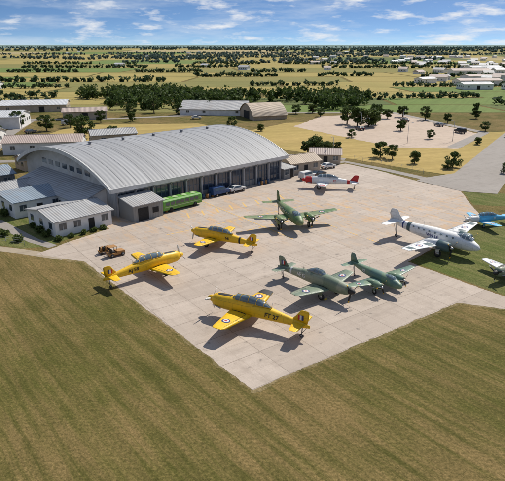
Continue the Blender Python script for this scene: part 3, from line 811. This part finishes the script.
airplane('blue_training_airplane',40.8,92.0,196,var(trainer,body=M_sky,acc=M_wht,nosebreak=2.5,spin=4,wpatch=[(.05,.7,.3,.5,4)],code=(-1.6,4,'51')),.75)
airplane('grey_training_airplane',35.6,69.3,212,var(trainer,body=M_silv,acc=M_cam2,nosebreak=2.0,spin=2,blade=2,code=(-1.6,2,'33')),.8)

# ---------------------------------------------------------------- vehicles
def car_mesh(col,kind=0):
    mb=MB()
    if kind==0:
        prof=[(2.1,.45),(2.15,.75),(1.95,.88),(1.05,.95),(.35,1.42),(-1.05,1.45),(-1.7,1.0),(-2.1,.95),(-2.15,.5)]
    else:
        prof=[(2.3,.5),(2.35,1.0),(2.1,1.1),(1.4,1.2),(.8,1.85),(-2.2,1.9),(-2.35,1.7),(-2.4,.5)]
    n=len(prof)
    def side(y): return [(a,(y*(.82 if b>1.05 else 1)),b) for a,b in prof]
    l=side(-.87); r=side(.87); mb.add(l+r,[tuple(range(n))[::-1],tuple(range(n,2*n))]+[(i,(i+1)%n,n+(i+1)%n,n+i) for i in range(n)],0)
    if kind==0:
        mb.add([(.98,-.7,1.0),(.98,.7,1.0),(.42,.62,1.37),(.42,-.62,1.37)],[(0,1,2,3)],1,False,Matrix.Translation((.02,0,.015)))
        mb.add([(-1.1,-.62,1.42),(-1.1,.62,1.42),(-1.64,.68,1.05),(-1.64,-.68,1.05)],[(0,1,2,3)],1,False,Matrix.Translation((-.02,0,.015)))
        for s in (1,-1): mb.add([(.85,s*.885,.98),(.3,s*.735,1.36),(-1.0,s*.735,1.38),(-1.5,s*.885,1.0)],[(0,1,2,3)],1)
    else:
        mb.add([(1.38,-.68,1.25),(1.38,.68,1.25),(.86,.66,1.8),(.86,-.66,1.8)],[(0,1,2,3)],1,False,Matrix.Translation((.03,0,.01)))
        for s in (1,-1): mb.add([(1.15,s*.83,1.25),(.75,s*.735,1.75),(-1.9,s*.735,1.75),(-1.9,s*.83,1.25)],[(0,1,2,3)],1)
    for gx in (1.35,-1.35):
        for s in (1,-1):
            mb.cyl((gx,s*.7,.32),(gx,s*.9,.32),.33,None,14,2); mb.cyl((gx,s*.9,.32),(gx,s*.915,.32),.18,None,10,3)
    for s in (1,-1): mb.box(2.1,2.17,s*.6-.15,s*.6+.15,.62,.75,3); mb.box(-2.19,-2.12,s*.62-.12,s*.62+.12,.7,.85,4)
    me=bpy.data.meshes.new('car_mesh'); me.from_pydata(mb.v,[],mb.f)
    for m in (col,M_win,M_rub,M_steel,M_red): me.materials.append(m)
    me.polygons.foreach_set('material_index',mb.m); me.update(); return me
CC=[paint('car_white',(.75,.75,.73),.3),paint('car_silver',(.45,.46,.47),.3,.5),paint('car_black',(.02,.02,.025),.25),paint('car_red',(.35,.03,.02),.3),paint('car_blue',(.03,.08,.22),.3),paint('car_grey',(.15,.15,.16),.3)]
CM=[car_mesh(c,k) for c in CC for k in (0,1)]
random.seed(3)
def car(x,y,rot,i=None):
    o=bpy.data.objects.new('parked_car' ,CM[random.randrange(len(CM)) if i is None else i]); COL.objects.link(o)
    o.location=(x,y,.045); o.rotation_euler=(0,0,rot)
for r,(bx,by) in enumerate([(33,222),(40,208),(48,192)]):
    for k in range(12):
        if R()<.17: car(bx+k*3.0+U(-.2,.2),by+k*.9+U(-.3,.3),1.9+U(-.05,.05)+(math.pi if R()<.3 else 0))
for x,y,r,i in [(-50.5,94,.9,0),(-53.5,96,.9,2),(-36,100.5,.8,1),(-56,103,.9,10),(-53,118,2.2,0),(-68,140,.4,2),(-40,163,.2,None),(-62,165,.2,None),(6,152,.3,None),(13,128.2,.8,1),(16,131,.8,4),(19.5,140,.6,0),
              (-80,200,1,None),(-74,222,1.2,None),(-24,239,.2,0),(95,187,1.0,0),(-7,113,.8,9),(-3.5,116,.75,0)]:
    car(x,y,r,i)
e=empty('green_bus',(-14.2,103.4,.014),HANG)
mb=MB(); M_bg=paint('bus_green',(.13,.36,.05),.4); M_bg2=paint('bus_pale_green',(.45,.6,.3),.4)
pr=[(-1.2,.5),(-1.25,1.6),(-1.15,2.2),(-.9,2.45),(.9,2.45),(1.15,2.2),(1.25,1.6),(1.2,.5)]
mb.loft([[(x,a*s,.5+(b-.5)*(s2)) for a,b in pr] for x,s,s2 in ((-4.7,.94,.96),(-4.5,1,1),(4.3,1,1),(4.7,.94,.93))],0,False)
for i in range(7):
    for s in (1,-1): mb.box(-4.1+i*1.15,-3.2+i*1.15,min(s*1.262,s*1.22),max(s*1.262,s*1.22),1.4,2.0,1)
for s in (1,-1): mb.box(-4.4,4.2,min(s*1.27,s*1.2),max(s*1.27,s*1.2),1.05,1.2,2)
mb.box(4.66,4.74,-1,1,1.4,2.1,1)
for i in range(4): mb.box(-3.8+i*2.2,-2.8+i*2.2,-.6,.6,2.46,2.54,2)
for gx in (-2.9,2.9):
    for s in (1,-1): mb.cyl((gx,s*.95,.47),(gx,s*1.24,.47),.46,None,16,3)
mb.obj('body',[M_bg,M_win,M_bg2,M_rub],e)
def tug(x,y,rot,col,sc=1):
    e=empty('aircraft_tow_tractor',(x,y,.014),rot,sc); mb=MB()
    mb.add([(1.5,-.7,.4),(1.5,.7,.4),(1.5,.7,.95),(1.5,-.7,.95),(-.1,-.7,.4),(-.1,.7,.4),(-.1,.7,1.1),(-.1,-.7,1.1)],[(0,1,2,3),(7,6,5,4),(3,2,6,7),(0,3,7,4),(1,5,6,2),(0,4,5,1)],0)
    mb.box(-1.6,-.1,-.72,.72,.4,.8,0); mb.box(-.9,-.4,-.5,.5,.8,1.0,1); mb.box(-1.05,-.9,-.5,.5,.8,1.5,1)
    for sx in (-1.4,-.1):
        for s in(1,-1): mb.cyl((sx,s*.66,.8),(sx,s*.62,1.95),.035,None,6,1)
    mb.box(-1.5,0,-.7,.7,1.95,2.0,0); mb.cyl((-.1,.1,1.0),(-.35,.1,1.25),.02,None,5,1)
    for gx in (1.0,-1.1):
        for s in (1,-1): mb.cyl((gx,s*.55,.36),(gx,s*.8,.36),.36,None,14,1); mb.cyl((gx,s*.8,.36),(gx,s*.815,.36),.16,None,10,2)
    mb.cyl((-1.6,0,.5),(-2.7,0,.4),.05,None,6,2)
    mb.obj('body',[col,M_blk,M_steel],e)
M_or=paint('tractor_orange',(.40,.20,.06),.6)
tug(-20.6,77.6,.7,M_or,.82)
e=empty('equipment_cart',(-22.6,78.6,.014),.6,.9); mb=MB()
mb.box(-1,1,-.6,.6,.45,.55,0); 
for i in range(4): mb.cyl((-.7+i*.45,-.3,.56),(-.7+i*.45,-.3,1.3),.17,None,10,i%2); mb.cyl((-.7+i*.45,.2,.56),(-.7+i*.45,.2,1.2),.17,None,10,(i+1)%2)
for gx in(-.7,.7):
    for s in(1,-1): mb.cyl((gx,s*.5,.25),(gx,s*.62,.25),.25,None,12,1)
mb.obj('body',[M_or,M_blk],e)
# oil drums along the hangar front
M_drum=paint('drum_blue',(.04,.09,.18),.5)
for bx,by in [(-10,110.2),(1.5,121.6),(-17,100.2)]:
    mb=MB()
    for k in range(5):
        x=k*.75+U(-.1,.1); y=U(-.25,.25); mb.cyl((x,y,0),(x,y,.9),.3,None,14,k%2)
        for z in (.3,.6,.88): mb.cyl((x,y,z),(x,y,z+.03),.315,None,14,k%2)
    mb.obj('oil_drums',[M_drum,M_or],None,(bx,by,.014),HANG)
M_chk=paint('chock_yellow',(.6,.4,.05),.6)
for x,y,a in [(-1.2,57.6,149),(-2.6,54.9,149),(9.1,62.2,-47),(11.2,64.3,-47)]:
    mb=MB(); mb.add([(-.12,-.25,0),(.12,-.25,0),(.12,.25,0),(-.12,.25,0),(0,-.25,.2),(0,.25,.2)],[(0,1,4),(2,3,5),(0,4,5,3),(1,2,5,4)]); mb.obj('wheel_chock',[M_chk],None,(x,y,.016),math.radians(a))
for x,y in [(22,149.8),(50,178),(66,182),(40,205),(58,215),(-58,100)]:
    e=empty('street_lamp',(x,y,0),U(0,6)); mb=MB(); mb.cyl((0,0,0),(0,0,6.5),.09,.05,8,0); mb.cyl((0,0,6.45),(1.1,0,6.7),.04,None,6,0); mb.box(.9,1.5,-.14,.14,6.62,6.74,0); mb.obj('pole',[M_col],e)
mb=MB()
def fence(pts):
    for a,b in zip(pts,pts[1:]):
        L=math.hypot(b[0]-a[0],b[1]-a[1]); n=int(L/3)
        for i in range(n+1): x=a[0]+(b[0]-a[0])*i/n; y=a[1]+(b[1]-a[1])*i/n; mb.cyl((x,y,0),(x,y,1.4),.03,None,5,0)
        for z in (.6,1.0,1.35): mb.cyl((a[0],a[1],z),(b[0],b[1],z),.012,None,4,0)
fence([(28,150.5),(36,141.5),(42,133)]); fence([(-36,81.6),(-46,84.6),(-60,87.5)])
mb.obj('wire_fence',[M_col])

# ---------------------------------------------------------------- light, sky
az=math.radians(38); el=math.radians(49)
sd=Vector((math.sin(az)*math.cos(el),math.cos(az)*math.cos(el),math.sin(el)))
L=bpy.data.lights.new('sun','SUN'); L.energy=5.0; L.angle=math.radians(.5); L.color=(1,.94,.84)
lo=bpy.data.objects.new('sun',L); COL.objects.link(lo); lo.rotation_euler=(-sd).to_track_quat('-Z','Y').to_euler()
w=bpy.data.worlds.new('World'); scene.world=w; w.use_nodes=True
T=w.node_tree; bg=T.nodes['Background']; bg.inputs['Strength'].default_value=.095
sky=T.nodes.new('ShaderNodeTexSky'); sky.sky_type='NISHITA'; sky.sun_disc=False; sky.sun_elevation=el; sky.sun_rotation=az
sky.air_density=1.0; sky.dust_density=.2; sky.ozone_density=3.0
tc=T.nodes.new('ShaderNodeTexCoord')
sp=T.nodes.new('ShaderNodeSeparateXYZ'); T.links.new(tc.outputs['Generated'],sp.inputs[0])
def wm(op,a,b):
    n=T.nodes.new('ShaderNodeMath'); n.operation=op
    for i,v in enumerate((a,b)):
        if hasattr(v,'links'): T.links.new(v,n.inputs[i])
        else: n.inputs[i].default_value=v
    return n.outputs[0]
cb=T.nodes.new('ShaderNodeCombineXYZ'); T.links.new(sp.outputs[0],cb.inputs[0]); T.links.new(sp.outputs[1],cb.inputs[1])
z2=wm('ADD',wm('MULTIPLY',wm('MAXIMUM',sp.outputs[2],0.0),5.0),.11); T.links.new(z2,cb.inputs[2])
nv=T.nodes.new('ShaderNodeVectorMath'); nv.operation='NORMALIZE'; T.links.new(cb.outputs[0],nv.inputs[0])
T.links.new(nv.outputs[0],sky.inputs['Vector'])
def cloud(sx,sz,off,a,b,mx_):
    c2=T.nodes.new('ShaderNodeCombineXYZ')
    T.links.new(wm('MULTIPLY',sp.outputs[0],sx),c2.inputs[0]); T.links.new(wm('ADD',wm('MULTIPLY',sp.outputs[1],2.0),off),c2.inputs[1]); T.links.new(wm('MULTIPLY',sp.outputs[2],sz),c2.inputs[2])
    nz=T.nodes.new('ShaderNodeTexNoise'); nz.inputs['Scale'].default_value=1.0; nz.inputs['Detail'].default_value=7; nz.inputs['Roughness'].default_value=.6
    T.links.new(c2.outputs[0],nz.inputs['Vector'])
    mr=T.nodes.new('ShaderNodeMapRange'); T.links.new(nz.outputs['Fac'],mr.inputs[0]); mr.inputs[1].default_value=a; mr.inputs[2].default_value=b; mr.inputs[4].default_value=mx_
    return mr.outputs[0]
def cmix(f,a,col):
    mx=T.nodes.new('ShaderNodeMix'); mx.data_type='RGBA'; T.links.new(f,mx.inputs[0]); T.links.new(a,mx.inputs[6]); mx.inputs[7].default_value=col; return mx.outputs[2]
sat=T.nodes.new('ShaderNodeHueSaturation'); sat.inputs['Saturation'].default_value=1.12; sat.inputs['Value'].default_value=1.12; T.links.new(sky.outputs[0],sat.inputs['Color'])
o1=cmix(cloud(6,36,0,.46,.74,.55),sat.outputs[0],(7.6,8.3,9.2,1))
o2=cmix(cloud(13,55,9,.52,.68,.9),o1,(9.2,9.3,9.5,1))
T.links.new(o2,bg.inputs['Color'])

# ---------------------------------------------------------------- camera
cam=bpy.data.cameras.new('camera'); co=bpy.data.objects.new('camera',cam); COL.objects.link(co)
co.location=(0,0,30); co.rotation_euler=(math.radians(90-19.57),0,0); cam.sensor_width=36; cam.lens=39.2
cam.clip_start=.5; cam.clip_end=100000
scene.camera=co
scene.view_settings.view_transform='Standard'; scene.view_settings.look='None'; scene.view_settings.exposure=0
